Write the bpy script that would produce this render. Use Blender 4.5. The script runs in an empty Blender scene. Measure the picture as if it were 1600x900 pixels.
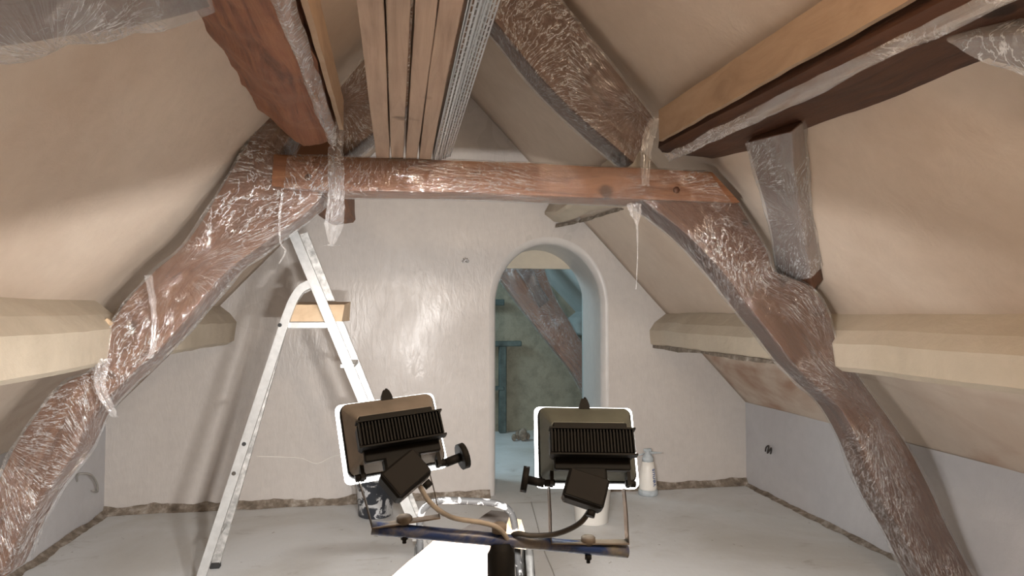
import bpy, math, random
from mathutils import Vector, Matrix, noise
random.seed(7)
C = bpy.context.scene.collection
sc = bpy.context.scene
PI = math.pi
# ------------------------------------------------------------------ camera, exposure, lights
YAW, PITCH, FPX, CAMH = math.radians(9.667), math.radians(2.107), 1038.15, 1.5
cam_d = bpy.data.cameras.new('camera'); cam = bpy.data.objects.new('camera', cam_d); C.objects.link(cam)
cam_d.sensor_width = 36; cam_d.lens = 36 * FPX / 1600; cam_d.clip_start = .02
cam.location = (0, 0, CAMH); cam.rotation_euler = (PI/2 + PITCH, 0, -YAW)
sc.camera = cam
sc.view_settings.view_transform = 'Standard'; sc.view_settings.look = 'None'
sc.view_settings.gamma = 1; sc.view_settings.use_curve_mapping = False
sc.view_settings.exposure = 0.66
world = bpy.data.worlds.new('World'); sc.world = world; world.use_nodes = True
world.node_tree.nodes['Background'].inputs[0].default_value = (.6, .75, .9, 1)
world.node_tree.nodes['Background'].inputs[1].default_value = 0.3
FLOOD_W = 37.0            # each halogen tube
FILL_W = 62.0             # added fill lamp behind the camera, an unseen source
WINDOW_W = 32.0           # daylight in the back room
def area(name, loc, rot, sx, sy, w, col, parent=None, spread=PI):
    d = bpy.data.lights.new(name, 'AREA'); d.shape = 'RECTANGLE'; d.size = sx; d.size_y = sy
    d.energy = w; d.color = col; d.spread = spread
    o = bpy.data.objects.new(name, d); C.objects.link(o); o.location = loc; o.rotation_euler = rot
    if parent: o.parent = parent
    return o
fill_d = bpy.data.lights.new('fill_light', 'POINT'); fill_d.energy = FILL_W; fill_d.color = (1, .77, .56); fill_d.shadow_soft_size = .12  # added fill light, no such lamp known in this room
bulb = bpy.data.objects.new('fill_light', fill_d); C.objects.link(bulb); bulb.location = (.62, .05, 2.45)
day = area('daylight', (-.6, 7.0, 2.3), (0, math.radians(-38), 0), 1.1, .9, WINDOW_W, (.68, .90, 1.0))
# ------------------------------------------------------------------ back-projection helpers (pixels of the 1600x900 photo to room metres)
cy, sy, cp, sp = math.cos(YAW), math.sin(YAW), math.cos(PITCH), math.sin(PITCH)
FW = Vector((sy*cp, cy*cp, sp)); RT = Vector((cy, -sy, 0)); UP = RT.cross(FW)
def ray(x, y): return RT*((x-800)/FPX) + UP*((450-y)/FPX) + FW
EYE = Vector((0, 0, CAMH))
def onY(x, y, Y): r = ray(x, y); return EYE + r*(Y/r.y)
def onX(x, y, X): r = ray(x, y); return EYE + r*(X/r.x)
def onZ(x, y, Z=0): r = ray(x, y); return EYE + r*((Z-CAMH)/r.z)
def onT(x, y, off=0.0):                                   # front plane of the roof truss
    r = ray(x, y); return EYE + r*((3.10+off)/(r.y+.05*r.x))
XL, XR, KN, SL, YF, YB = -2.15, 3.0, .72, 1.06, 5.43, -2.2
def zR(X, off=0): return KN+(XR-X)*SL-off
def zL(X, off=0): return KN+(X-XL)*SL-off
def onS(x, y, side, off=0):
    r = ray(x, y)
    k = (KN+XR*SL-off-CAMH)/(r.z+SL*r.x) if side == 'R' else (KN-XL*SL-off-CAMH)/(r.z-SL*r.x)
    return EYE + r*k
APX, APZ = (XL+XR)/2, KN+(XR-XL)/2*SL
# ------------------------------------------------------------------ mesh helpers
class MB:
    def __init__(s): s.v = []; s.f = []; s.uv = []; s.sm = []
    def add(s, vs, fs, uvs=None, smooth=True):
        b = len(s.v); s.v += [Vector(v) for v in vs]
        for i, f in enumerate(fs):
            s.f.append([b+j for j in f]); s.uv.append(uvs[i] if uvs else [(0, 0)]*len(f)); s.sm.append(smooth)
    def build(s, name, m=None, parent=None, M=None, mods=None, label=None, sharp=0):
        me = bpy.data.meshes.new(name); me.from_pydata([tuple(v) for v in s.v], [], s.f); 
        uvl = me.uv_layers.new(name='UVMap')
        k = 0
        flat = [c for u in s.uv for c in u]
        for i, c in enumerate(flat): uvl.data[i].uv = c
        me.polygons.foreach_set('use_smooth', s.sm)
        me.update(); me.validate()
        if sharp: me.set_sharp_from_angle(angle=math.radians(sharp))
        if m: me.materials.append(m)
        o = bpy.data.objects.new(name, me); C.objects.link(o)
        if M: o.matrix_world = M
        if parent: o.parent = parent
        if label: o['label'] = label
        return o
    def xf(s, M):
        s.v = [M @ v for v in s.v]; return s
    def box(s, x0, y0, z0, x1, y1, z1, bev=0.0, M=None):
        cx, cy_, cz = (x0+x1)/2, (y0+y1)/2, (z0+z1)/2; hx, hy, hz = abs(x1-x0)/2, abs(y1-y0)/2, abs(z1-z0)/2
        b = min(bev, hx*.45, hy*.45, hz*.45)
        if b <= 0:
            vs = [(cx+i*hx, cy_+j*hy, cz+k*hz) for i in (-1, 1) for j in (-1, 1) for k in (-1, 1)]
            fs = [(0, 1, 3, 2), (4, 6, 7, 5), (0, 4, 5, 1), (2, 3, 7, 6), (0, 2, 6, 4), (1, 5, 7, 3)]
        else:
            vs, idx, fs = [], {}, []
            for i in (-1, 1):
                for j in (-1, 1):
                    for k in (-1, 1):
                        for a in range(3):
                            p = [i*(hx-b), j*(hy-b), k*(hz-b)]; p[a] = (i*hx, j*hy, k*hz)[a]
                            idx[(i, j, k, a)] = len(vs); vs.append((cx+p[0], cy_+p[1], cz+p[2]))
            for a in range(3):
                o1, o2 = [(1, 2), (0, 2), (0, 1)][a]
                for sgn in (-1, 1):
                    q = []
                    for u, w in ((-1, -1), (1, -1), (1, 1), (-1, 1)):
                        t = [0, 0, 0]; t[a] = sgn; t[o1] = u; t[o2] = w; q.append(idx[(*t, a)])
                    fs.append(q)
            for a in range(3):                              # edges
                o1, o2 = [(1, 2), (0, 2), (0, 1)][a]
                for u in (-1, 1):
                    for w in (-1, 1):
                        def g(e, ax):
                            t = [0, 0, 0]; t[a] = e; t[o1] = u; t[o2] = w; return idx[(*t, ax)]
                        fs.append([g(-1, o1), g(1, o1), g(1, o2), g(-1, o2)])
            for i in (-1, 1):
                for j in (-1, 1):
                    for k in (-1, 1): fs.append([idx[(i, j, k, 0)], idx[(i, j, k, 1)], idx[(i, j, k, 2)]])
        vs = [Vector(v) for v in vs]
        if M: vs = [M @ v for v in vs]
        cen = sum(vs, Vector())/len(vs); out = []
        for f in fs:
            n = (vs[f[1]]-vs[f[0]]).cross(vs[f[2]]-vs[f[0]]); fc = sum((vs[q] for q in f), Vector())/len(f)
            out.append(list(f) if n.dot(fc-cen) > 0 else list(reversed(f)))
        s.add(vs, out, smooth=False); return s
    def tube(s, pts, r, n=10, cap=True, flat=1.0, upv=None):
        pts = [Vector(p) for p in pts]; rs = r if isinstance(r, (list, tuple)) else [r]*len(pts)
        rings = []; up = Vector(upv) if upv else None
        for i, p in enumerate(pts):
            t = (pts[min(i+1, len(pts)-1)]-pts[max(i-1, 0)]).normalized()
            if up is None: up = Vector((0, 0, 1)) if abs(t.z) < .9 else Vector((1, 0, 0))
            a = t.cross(up).normalized(); u = a.cross(t).normalized(); up = u
            rings.append([p + a*math.cos(2*PI*k/n)*rs[i] + u*math.sin(2*PI*k/n)*rs[i]*flat for k in range(n)])
        return s.loft(rings, cap)
    def loft(s, rings, cap=True, closed=True, smooth=True, vper=1.0):
        n = len(rings[0]); b = len(s.v); d = [0.0]
        for i in range(1, len(rings)):
            d.append(d[-1]+(sum(rings[i], Vector())/n-sum(rings[i-1], Vector())/n).length)
        per = [0.0]
        for k in range(n): per.append(per[-1]+(rings[0][(k+1) % n]-rings[0][k]).length)
        vs = [v for r in rings for v in r]; fs, uv = [], []
        for i in range(len(rings)-1):
            for k in range(n if closed else n-1):
                k2 = (k+1) % n
                fs.append([i*n+k, i*n+k2, (i+1)*n+k2, (i+1)*n+k])
                uv.append([(per[k], d[i]), (per[k+1], d[i]), (per[k+1], d[i+1]), (per[k], d[i+1])])
        s.add(vs, fs, uv, smooth)
        if cap and closed:
            s.add([], [])
            s.f.append([b+k for k in reversed(range(n))]); s.uv.append([(0, 0)]*n); s.sm.append(False)
            o = b+(len(rings)-1)*n
            s.f.append([o+k for k in range(n)]); s.uv.append([(0, 0)]*n); s.sm.append(False)
        return s
    def lathe(s, prof, n=24, M=None):
        rings = [[Vector((max(r, 1e-4)*math.cos(2*PI*k/n), max(r, 1e-4)*math.sin(2*PI*k/n), z)) for k in range(n)] for r, z in prof]
        if M: rings = [[M @ v for v in r] for r in rings]
        return s.loft(rings, True)
def cat(pts, n):                                            # catmull-rom through points, n per span
    pts = [Vector(p) for p in pts]; out = []
    for i in range(len(pts)-1):
        p0, p1, p2, p3 = pts[max(i-1, 0)], pts[i], pts[i+1], pts[min(i+2, len(pts)-1)]
        for k in range(n):
            t = k/n
            out.append(.5*((2*p1)+(p2-p0)*t+(2*p0-5*p1+4*p2-p3)*t*t+(3*p1-p0-3*p2+p3)*t**3))
    out.append(pts[-1]); return out
def tag(o, label=None, cat_=None, group=None, kind=None):
    if label: o['label'] = label
    if cat_: o['category'] = cat_
    if group: o['group'] = group
    if kind: o['kind'] = kind
    return o
def thing(name, label, cat_, loc=(0, 0, 0), rot=(0, 0, 0), group=None):
    o = bpy.data.objects.new(name, None); C.objects.link(o); o.location = loc; o.rotation_euler = rot
    o.empty_display_size = .05
    return tag(o, label, cat_, group)
def adopt(o, parent):                                       # parent an object built in room space
    o.parent = parent
    o.matrix_parent_inverse = Matrix.LocRotScale(parent.location, parent.rotation_euler, None).inverted()
    return o
def sub(o, part): o.parent = part; return o                  # a sub-part built in room space
def frac(p, s, o=3): return noise.fractal(Vector(p)*s, 1.0, 2.1, o)
# ------------------------------------------------------------------ materials
def mat(name): 
    m = bpy.data.materials.new(name); m.use_nodes = True; nt = m.node_tree
    for n in list(nt.nodes): nt.nodes.remove(n)
    out = nt.nodes.new('ShaderNodeOutputMaterial')
    return m, nt, out
def N(nt, t, **k):
    n = nt.nodes.new(t)
    for a, b in k.items():
        if a.startswith('i_'): n.inputs[a[2:].replace('_', ' ')].default_value = b
        else: setattr(n, a, b)
    return n
def coords(nt, scale=(1, 1, 1), kind='Object', rot=(0, 0, 0)):
    tc = N(nt, 'ShaderNodeTexCoord'); mp = N(nt, 'ShaderNodeMapping')
    mp.inputs['Scale'].default_value = scale; mp.inputs['Rotation'].default_value = rot
    nt.links.new(tc.outputs[kind], mp.inputs[0]); return mp.outputs[0]
def noi(nt, co, scale, detail=5, rough=.55, dist=0.0):
    n = N(nt, 'ShaderNodeTexNoise'); n.inputs['Scale'].default_value = scale; n.inputs['Detail'].default_value = detail
    n.inputs['Roughness'].default_value = rough; n.inputs['Distortion'].default_value = dist
    nt.links.new(co, n.inputs['Vector']); return n.outputs[0]
def ramp(nt, fac, stops, interp='LINEAR'):
    r = N(nt, 'ShaderNodeValToRGB'); r.color_ramp.interpolation = interp
    while len(r.color_ramp.elements) < len(stops): r.color_ramp.elements.new(.5)
    for e, (p, c) in zip(r.color_ramp.elements, stops):
        e.position = p; e.color = (*c, 1) if isinstance(c, tuple) else (c, c, c, 1)
    nt.links.new(fac, r.inputs[0]); return r.outputs[0]
def mix(nt, fac, a, b, mode='MIX'):
    m = N(nt, 'ShaderNodeMix', data_type='RGBA', blend_type=mode)
    for sock, v in ((m.inputs[0], fac), (m.inputs[6], a), (m.inputs[7], b)):
        if isinstance(v, bpy.types.NodeSocket): nt.links.new(v, sock)
        elif isinstance(v, tuple): sock.default_value = (*v, 1)
        else: sock.default_value = v
    return m.outputs[2]
def bsdf(nt, out, col, rough, bump=None, bs=.2, bd=.01, metal=0, spec=.5, coat=0):
    b = N(nt, 'ShaderNodeBsdfPrincipled')
    for sock, v in ((b.inputs['Base Color'], col), (b.inputs['Roughness'], rough)):
        if isinstance(v, bpy.types.NodeSocket): nt.links.new(v, sock)
        elif isinstance(v, tuple): sock.default_value = (*v, 1)
        else: sock.default_value = v
    b.inputs['Metallic'].default_value = metal; b.inputs['Specular IOR Level'].default_value = spec
    b.inputs['Coat Weight'].default_value = coat; b.inputs['Coat Roughness'].default_value = .15
    if bump is not None:
        u = N(nt, 'ShaderNodeBump'); u.inputs['Strength'].default_value = bs; u.inputs['Distance'].default_value = bd
        nt.links.new(bump, u.inputs['Height']); nt.links.new(u.outputs[0], b.inputs['Normal'])
    nt.links.new(b.outputs[0], out.inputs[0]); return b
def simple(name, col, rough=.5, metal=0, var=.15, sc_=8, bs=.1, spec=.5):
    m, nt, out = mat(name); co = coords(nt)
    n = noi(nt, co, sc_, 6); c = ramp(nt, n, [(.3, tuple(x*(1-var) for x in col)), (.7, tuple(min(1, x*(1+var)) for x in col))])
    bsdf(nt, out, c, rough, noi(nt, co, sc_*6, 3), bs, .002, metal, spec); return m
def plaster(name, base, dark, rough=(.55, .8), patch=.9, stain=None, bs=.35, spec=.4):
    m, nt, out = mat(name); co = coords(nt)
    n1 = noi(nt, co, patch, 6, .6, .6); c = ramp(nt, n1, [(.32, dark), (.62, base)])
    n2 = noi(nt, co, 14, 5, .6); c = mix(nt, .18, c, ramp(nt, n2, [(.3, tuple(x*.8 for x in base)), (.7, tuple(min(1, x*1.12) for x in base))]))
    if stain:
        sco = coords(nt, (1, .5, 1)); n3 = noi(nt, sco, 1.5, 4, .5, 1.2)
        c = mix(nt, ramp(nt, n3, [(.50, 0.0), (.68, .75)]), c, stain)
    r = N(nt, 'ShaderNodeMapRange'); r.inputs['To Min'].default_value = rough[0]; r.inputs['To Max'].default_value = rough[1]
    nt.links.new(noi(nt, co, 1.6, 5), r.inputs[0])
    w = noi(nt, co, 5, 7, .6, .4)
    bsdf(nt, out, c, r.outputs[0], w, bs, .02, 0, spec); return m
M = {}
M['slope'] = plaster('slope_plaster', (.58, .49, .405), (.46, .365, .285))
M['slope_stained'] = plaster('stained_slope_plaster', (.58, .50, .42), (.50, .40, .32), stain=(.30, .155, .09))
M['knee'] = plaster('knee_wall_plaster', (.49, .49, .505), (.43, .425, .44), patch=1.4, rough=(.5, .75))
M['box'] = plaster('moulding_plaster', (.50, .435, .345), (.43, .37, .285), patch=2.2, bs=.5)
M['reveal'] = plaster('reveal_plaster', (.55, .53, .51), (.48, .47, .46), rough=(.25, .45), bs=.3)
M['lintel'] = plaster('lintel_plaster', (.60, .54, .44), (.54, .48, .38))
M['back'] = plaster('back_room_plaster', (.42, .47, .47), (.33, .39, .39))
def far_wall_mat():                                         # trowelled plaster, still damp and shiny
    m, nt, out = mat('damp_trowelled_plaster'); co = coords(nt)
    n1 = noi(nt, co, .8, 5, .55, .5); c = ramp(nt, n1, [(.35, (.49, .46, .435)), (.65, (.55, .52, .495))])
    c = mix(nt, .15, c, ramp(nt, noi(nt, co, 18, 5), [(.3, (.35, .31, .28)), (.7, (.6, .55, .5))]))
    r = ramp(nt, noi(nt, co, 1.1, 4, .5, .6), [(.38, .27), (.62, .56)])
    trow = noi(nt, coords(nt, (5, 1, 1.6)), 4.5, 6, .6, .8); fine = noi(nt, coords(nt, (2, 1, .5)), 24, 5, .65)
    a = N(nt, 'ShaderNodeMath', operation='MULTIPLY_ADD'); a.inputs[1].default_value = .22
    nt.links.new(fine, a.inputs[0]); nt.links.new(trow, a.inputs[2])
    bsdf(nt, out, c, r, a.outputs[0], .30, .012, 0, .5); return m
M['far'] = far_wall_mat()
def floor_mat():
    m, nt, out = mat('dusty_concrete'); co = coords(nt)
    c = ramp(nt, noi(nt, co, .9, 6, .6, .6), [(.34, (.50, .50, .48)), (.6, (.62, .64, .65))])
    c = mix(nt, ramp(nt, noi(nt, coords(nt, (1, 2.2, 1)), 2.3, 6, .65, .5), [(.60, 0.0), (.74, .5)]), c, (.20, .165, .125))
    c = mix(nt, ramp(nt, noi(nt, co, 26, 4, .6), [(.66, 0.0), (.72, .7)]), c, (.62, .60, .56))
    c = mix(nt, ramp(nt, noi(nt, co, 17, 4, .6, .4), [(.68, 0.0), (.73, .6)]), c, (.14, .12, .1))
    r = ramp(nt, noi(nt, co, 1.3, 5), [(.35, .38), (.65, .7)])
    bsdf(nt, out, c, r, noi(nt, co, 9, 8, .65), .3, .01, 0, .4); return m
M['floor'] = floor_mat()
def rubble_mat():
    m, nt, out = mat('rough_bare_masonry'); co = coords(nt)
    c = ramp(nt, noi(nt, co, 14, 6, .7), [(.3, (.10, .08, .06)), (.5, (.22, .18, .14)), (.66, (.40, .36, .31)), (.72, (.7, .66, .6))])
    bsdf(nt, out, c, .85, noi(nt, co, 30, 6, .7), .9, .02); return m
M['rubble'] = rubble_mat()
def stone_mat():
    m, nt, out = mat('old_stone_wall'); co = coords(nt)
    br = N(nt, 'ShaderNodeTexBrick'); nt.links.new(coords(nt, (1, 1, 1), rot=(PI/2, 0, 0)), br.inputs['Vector'])
    for k, v in (('Scale', 3.2), ('Mortar Size', .02), ('Mortar Smooth', .6), ('Brick Width', .9), ('Row Height', .42)): br.inputs[k].default_value = v
    br.inputs['Color1'].default_value = (.27, .255, .19, 1); br.inputs['Color2'].default_value = (.20, .19, .14, 1); br.inputs['Mortar'].default_value = (.28, .27, .21, 1)
    c = mix(nt, ramp(nt, noi(nt, co, 3, 7, .65, .8), [(.25, .45), (.6, 1.0)]), br.outputs[0], (.29, .275, .21))
    c = mix(nt, ramp(nt, noi(nt, co, 6, 6, .7), [(.45, 0.0), (.7, .6)]), c, (.13, .12, .09))
    bsdf(nt, out, c, .9, noi(nt, co, 8, 8, .7), .8, .03); return m
M['stone'] = stone_mat()
def wood(name, light, mid, dark, uv=True, rough=(.45, .7), stretch=(7, .8), bs=.5, cracks=True, spec=.4, knots=True):
    m, nt, out = mat(name)
    co = coords(nt, (stretch[0], stretch[1], 1), 'UV') if uv else coords(nt, (stretch[0], stretch[1], stretch[0]))
    g = noi(nt, co, 2.6, 8, .65, 1.3); c = ramp(nt, g, [(.28, dark), (.48, mid), (.72, light)])
    oc = coords(nt); c = mix(nt, ramp(nt, noi(nt, oc, 2.2, 5, .6, .4), [(.35, 0.0), (.7, .6)]), c, tuple(x*1.25 for x in mid))
    if cracks:
        cr = ramp(nt, noi(nt, co, 5, 9, .7, .6), [(.30, 1.0), (.37, 0.0)]); c = mix(nt, cr, c, tuple(x*.28 for x in dark))
    if knots: c = mix(nt, ramp(nt, noi(nt, oc, 5.5, 2, .5), [(.70, 0.0), (.76, .8)]), c, tuple(x*.4 for x in dark))
    r = N(nt, 'ShaderNodeMapRange'); r.inputs['To Min'].default_value = rough[0]; r.inputs['To Max'].default_value = rough[1]; nt.links.new(g, r.inputs[0])
    bsdf(nt, out, c, r.outputs[0], g, bs, .012, 0, spec); return m
M['oak'] = wood('old_red_oak', (.27, .13, .062), (.175, .075, .035), (.08, .034, .018))
M['oak_mid'] = wood('brown_old_oak', (.20, .10, .052), (.125, .056, .029), (.055, .025, .015))
M['oak_dark'] = wood('dark_old_oak', (.115, .052, .028), (.072, .031, .017), (.03, .014, .008))
M['oak_hewn'] = wood('hewn_worn_oak', (.33, .155, .085), (.20, .085, .048), (.05, .022, .014), bs=.9)
M['pine'] = wood('used_pine_planks', (.42, .31, .23), (.33, .235, .175), (.20, .13, .095), uv=False, stretch=(9, .6), bs=.15, cracks=False, rough=(.5, .75))
M['board'] = wood('plastered_casing_board', (.44, .33, .235), (.35, .25, .17), (.25, .17, .115), uv=False, stretch=(3, 1.2), bs=.25, cracks=False, knots=False)
M['block'] = wood('pale_wood_board', (.66, .52, .36), (.56, .42, .28), (.40, .28, .18), uv=False, stretch=(2, 2), bs=.3, cracks=False)
M['bench'] = wood('plastered_workboard', (.62, .52, .42), (.50, .38, .30), (.40, .28, .2), uv=False, stretch=(3, 1), bs=.1, cracks=False)
def plastic_mat(name, base=.11, crease=.42, fan=2.6, rough=.13, bs=1.0, milky=.015, dens=7.0, gcr=.5, cov=.43):
    """clear film: transparent, a thin gloss, radiating creases that start from knots where it was pulled tight"""
    m, nt, out = mat(name); co = coords(nt, (1, 1, 1), 'UV')
    wn = N(nt, 'ShaderNodeTexNoise'); wn.inputs['Scale'].default_value = 3; nt.links.new(co, wn.inputs['Vector'])
    wv = N(nt, 'ShaderNodeVectorMath', operation='MULTIPLY_ADD'); wv.inputs[1].default_value = (.10, .10, 0); nt.links.new(wn.outputs[1], wv.inputs[0]); nt.links.new(co, wv.inputs[2])
    vo = N(nt, 'ShaderNodeTexVoronoi', voronoi_dimensions='2D'); vo.inputs['Scale'].default_value = fan; nt.links.new(wv.outputs[0], vo.inputs['Vector'])
    su = N(nt, 'ShaderNodeVectorMath', operation='SUBTRACT'); nt.links.new(wv.outputs[0], su.inputs[0]); nt.links.new(vo.outputs['Position'], su.inputs[1])
    sx = N(nt, 'ShaderNodeSeparateXYZ'); nt.links.new(su.outputs[0], sx.inputs[0])
    at = N(nt, 'ShaderNodeMath', operation='ARCTAN2'); nt.links.new(sx.outputs[1], at.inputs[0]); nt.links.new(sx.outputs[0], at.inputs[1])
    cx = N(nt, 'ShaderNodeCombineXYZ'); nt.links.new(at.outputs[0], cx.inputs[0]); nt.links.new(vo.outputs['Distance'], cx.inputs[1])
    sp_ = N(nt, 'ShaderNodeSeparateColor'); nt.links.new(vo.outputs['Color'], sp_.inputs[0]); nt.links.new(sp_.outputs[0], cx.inputs[2])
    mp = N(nt, 'ShaderNodeMapping'); mp.inputs['Scale'].default_value = (1, .35, 9); nt.links.new(cx.outputs[0], mp.inputs[0])
    a = noi(nt, mp.outputs[0], dens, 4, .6); b = noi(nt, co, 9.0, 5, .6, 1.2); b2 = noi(nt, co, 38.0, 3, .6, .6)
    def ridge(x, w):
        s = N(nt, 'ShaderNodeMath', operation='SUBTRACT'); s.inputs[1].default_value = .5; nt.links.new(x, s.inputs[0])
        q = N(nt, 'ShaderNodeMath', operation='ABSOLUTE'); nt.links.new(s.outputs[0], q.inputs[0])
        return ramp(nt, q.outputs[0], [(0, 1.0), (w, 0.0)])
    def mul(x, y):
        q = N(nt, 'ShaderNodeMath', operation='MULTIPLY'); q.use_clamp = True
        for sock, v in ((q.inputs[0], x), (q.inputs[1], y)):
            if isinstance(v, bpy.types.NodeSocket): nt.links.new(v, sock)
            else: sock.default_value = v
        return q.outputs[0]
    def add(x, y, c=False):
        q = N(nt, 'ShaderNodeMath', operation='ADD'); q.use_clamp = c
        for sock, v in ((q.inputs[0], x), (q.inputs[1], y)):
            if isinstance(v, bpy.types.NodeSocket): nt.links.new(v, sock)
            else: sock.default_value = v
        return q.outputs[0]
    patch = ramp(nt, noi(nt, coords(nt), 2.6, 3, .5), [(cov, .05), (cov+.15, 1.0)])
    cr = mul(add(ridge(a, .022), mul(ridge(b, .010), .45), True), patch)
    hh = mul(add(add(mul(a, .9), mul(b, .45)), mul(b2, .10)), add(mul(patch, .8), .2))
    bu = N(nt, 'ShaderNodeBump'); bu.inputs['Strength'].default_value = bs; bu.inputs['Distance'].default_value = .03; nt.links.new(hh, bu.inputs['Height'])
    gl = N(nt, 'ShaderNodeBsdfGlossy'); gl.inputs['Roughness'].default_value = rough; nt.links.new(bu.outputs[0], gl.inputs['Normal'])
    d2 = N(nt, 'ShaderNodeBsdfDiffuse'); d2.inputs[0].default_value = (.85, .85, .86, 1)
    tr = N(nt, 'ShaderNodeBsdfTransparent'); tr.inputs[0].default_value = (1, 1, 1, 1)
    lw = N(nt, 'ShaderNodeLayerWeight'); lw.inputs[0].default_value = .25
    gf = add(add(mul(lw.outputs['Facing'], .25), mul(cr, gcr)), base, True)
    m1 = N(nt, 'ShaderNodeMixShader'); nt.links.new(gf, m1.inputs[0]); nt.links.new(tr.outputs[0], m1.inputs[1]); nt.links.new(gl.outputs[0], m1.inputs[2])
    m2 = N(nt, 'ShaderNodeMixShader'); nt.links.new(add(mul(cr, crease), milky, True), m2.inputs[0]); nt.links.new(m1.outputs[0], m2.inputs[1]); nt.links.new(d2.outputs[0], m2.inputs[2])
    nt.links.new(m2.outputs[0], out.inputs[0]); return m
M['film'] = plastic_mat('clear_stretch_film', milky=.03, fan=1.25, dens=20, base=.10, cov=.34, rough=.10)
M['film_streak'] = plastic_mat('tight_stretch_film', base=.11, cov=.38, fan=.8, dens=30, rough=.10, crease=.34)
M['film_milky'] = plastic_mat('milky_stretch_film', milky=.14, fan=2, dens=11)
M['sheet'] = plastic_mat('dusty_plastic_sheet', milky=.22, fan=2, rough=.25)
M['cast'] = simple('black_cast_metal', (.005, .0055, .0055), .7, 0, .3, 20, spec=.2)
M['housing'] = simple('dusty_lamp_housing', (.20, .185, .165), .55, .3, .25, 14)
M['knob'] = simple('black_plastic_knob', (.006, .006, .006), .7, spec=.2)
M['steel'] = simple('rusty_steel_strip', (.09, .08, .07), .5, .6, .4, 25)
M['dusty'] = simple('plaster_dusted_steel', (.13, .11, .09), .7, .1, .3, 25)
M['cable'] = simple('dark_rubber_cable', (.04, .04, .038), .5)
M['cable_dusty'] = simple('dusty_rubber_cable', (.26, .24, .21), .6, var=.35, sc_=20)
M['wire'] = simple('grey_wire', (.30, .29, .27), .5)
M['alu'] = simple('scuffed_aluminium', (.50, .51, .51), .36, .5, .1, 30)
M['alu_dirty'] = simple('plastered_aluminium', (.50, .50, .49), .45, .55, .45, 26)
M['alu_grey'] = simple('dull_grey_aluminium', (.05, .05, .048), .6, 0, .5, 26, spec=.15)
M['rubber'] = simple('black_rubber', (.02, .02, .02), .7)
M['white'] = simple('white_plastic', (.78, .76, .71), .4, 0, .06, 6)
M['bluegrey'] = simple('grey_blue_plastic', (.42, .47, .50), .5, 0, .2, 20)
M['print'] = simple('blue_print', (.02, .06, .22), .5, 0, .05)
M['dark_wire'] = simple('dark_socket_wire', (.05, .045, .04), .9)  # plain dark brown for the socket wire ends
M['foil'] = simple('white_junction_foil', (.8, .8, .8), .25, .6, .2, 30)
def spotted(name, base, spots, s=9, t=(.5, .56), rough=.45, spec=.5):
    m, nt, out = mat(name); co = coords(nt); n = noi(nt, co, s, 6, .65, 1.0)
    c = mix(nt, ramp(nt, n, [(t[0], 0.0), (t[1], 1.0)]), base, spots); bsdf(nt, out, c, rough, n, .3, .004, 0, spec); return m
M['bucket'] = spotted('plaster_splashed_black_plastic', (.035, .04, .05), (.62, .63, .64), 14)
M['crossbar'] = spotted('dusty_blue_paint', (.012, .035, .13), (.20, .19, .15), 10, (.46, .68), .4)
M['hoop'] = spotted('splashed_aluminium_tube', (.022, .022, .022), (.25, .25, .25), 26, (.55, .62), .6, .12)
m, nt, out = mat('lit_glass_edge'); e = N(nt, 'ShaderNodeEmission'); e.inputs[0].default_value = (1, .98, .95, 1); e.inputs[1].default_value = 7; nt.links.new(e.outputs[0], out.inputs[0]); M['rim'] = m
m, nt, out = mat('halogen_tube_glow'); e = N(nt, 'ShaderNodeEmission'); e.inputs[0].default_value = (1, .9, .75, 1); e.inputs[1].default_value = 60; nt.links.new(e.outputs[0], out.inputs[0]); M['tube'] = m
m, nt, out = mat('clear_lamp_glass'); t = N(nt, 'ShaderNodeBsdfTransparent'); g = N(nt, 'ShaderNodeBsdfGlossy'); g.inputs['Roughness'].default_value = .05
x = N(nt, 'ShaderNodeMixShader'); x.inputs[0].default_value = .04; nt.links.new(t.outputs[0], x.inputs[1]); nt.links.new(g.outputs[0], x.inputs[2]); nt.links.new(x.outputs[0], out.inputs[0]); M['glass'] = m
def perf_mat():
    m, nt, out = mat('perforated_galvanised_steel'); co = coords(nt, (70, 70, 1), 'UV', (0, 0, PI/2))
    br = N(nt, 'ShaderNodeTexBrick'); nt.links.new(co, br.inputs['Vector'])
    br.inputs['Scale'].default_value = 1; br.inputs['Brick Width'].default_value = 2.6; br.inputs['Row Height'].default_value = .8
    br.inputs['Mortar Size'].default_value = .24; br.inputs['Mortar Smooth'].default_value = .1
    b = N(nt, 'ShaderNodeBsdfPrincipled'); b.inputs['Base Color'].default_value = (.62, .64, .66, 1); b.inputs['Metallic'].default_value = .7; b.inputs['Roughness'].default_value = .38
    t = N(nt, 'ShaderNodeBsdfTransparent'); x = N(nt, 'ShaderNodeMixShader')
    r = ramp(nt, br.outputs['Fac'], [(.4, 0.0), (.6, 1.0)])
    nt.links.new(r, x.inputs[0]); nt.links.new(t.outputs[0], x.inputs[1]); nt.links.new(b.outputs[0], x.inputs[2]); nt.links.new(x.outputs[0], out.inputs[0]); return m
M['perf'] = perf_mat()
M['teal_post'] = simple('dark_painted_timber', (.07, .095, .09), .7, 0, .4, 9)
M['galv'] = simple('galvanised_steel', (.55, .57, .59), .38, .7, .1, 30)
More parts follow.
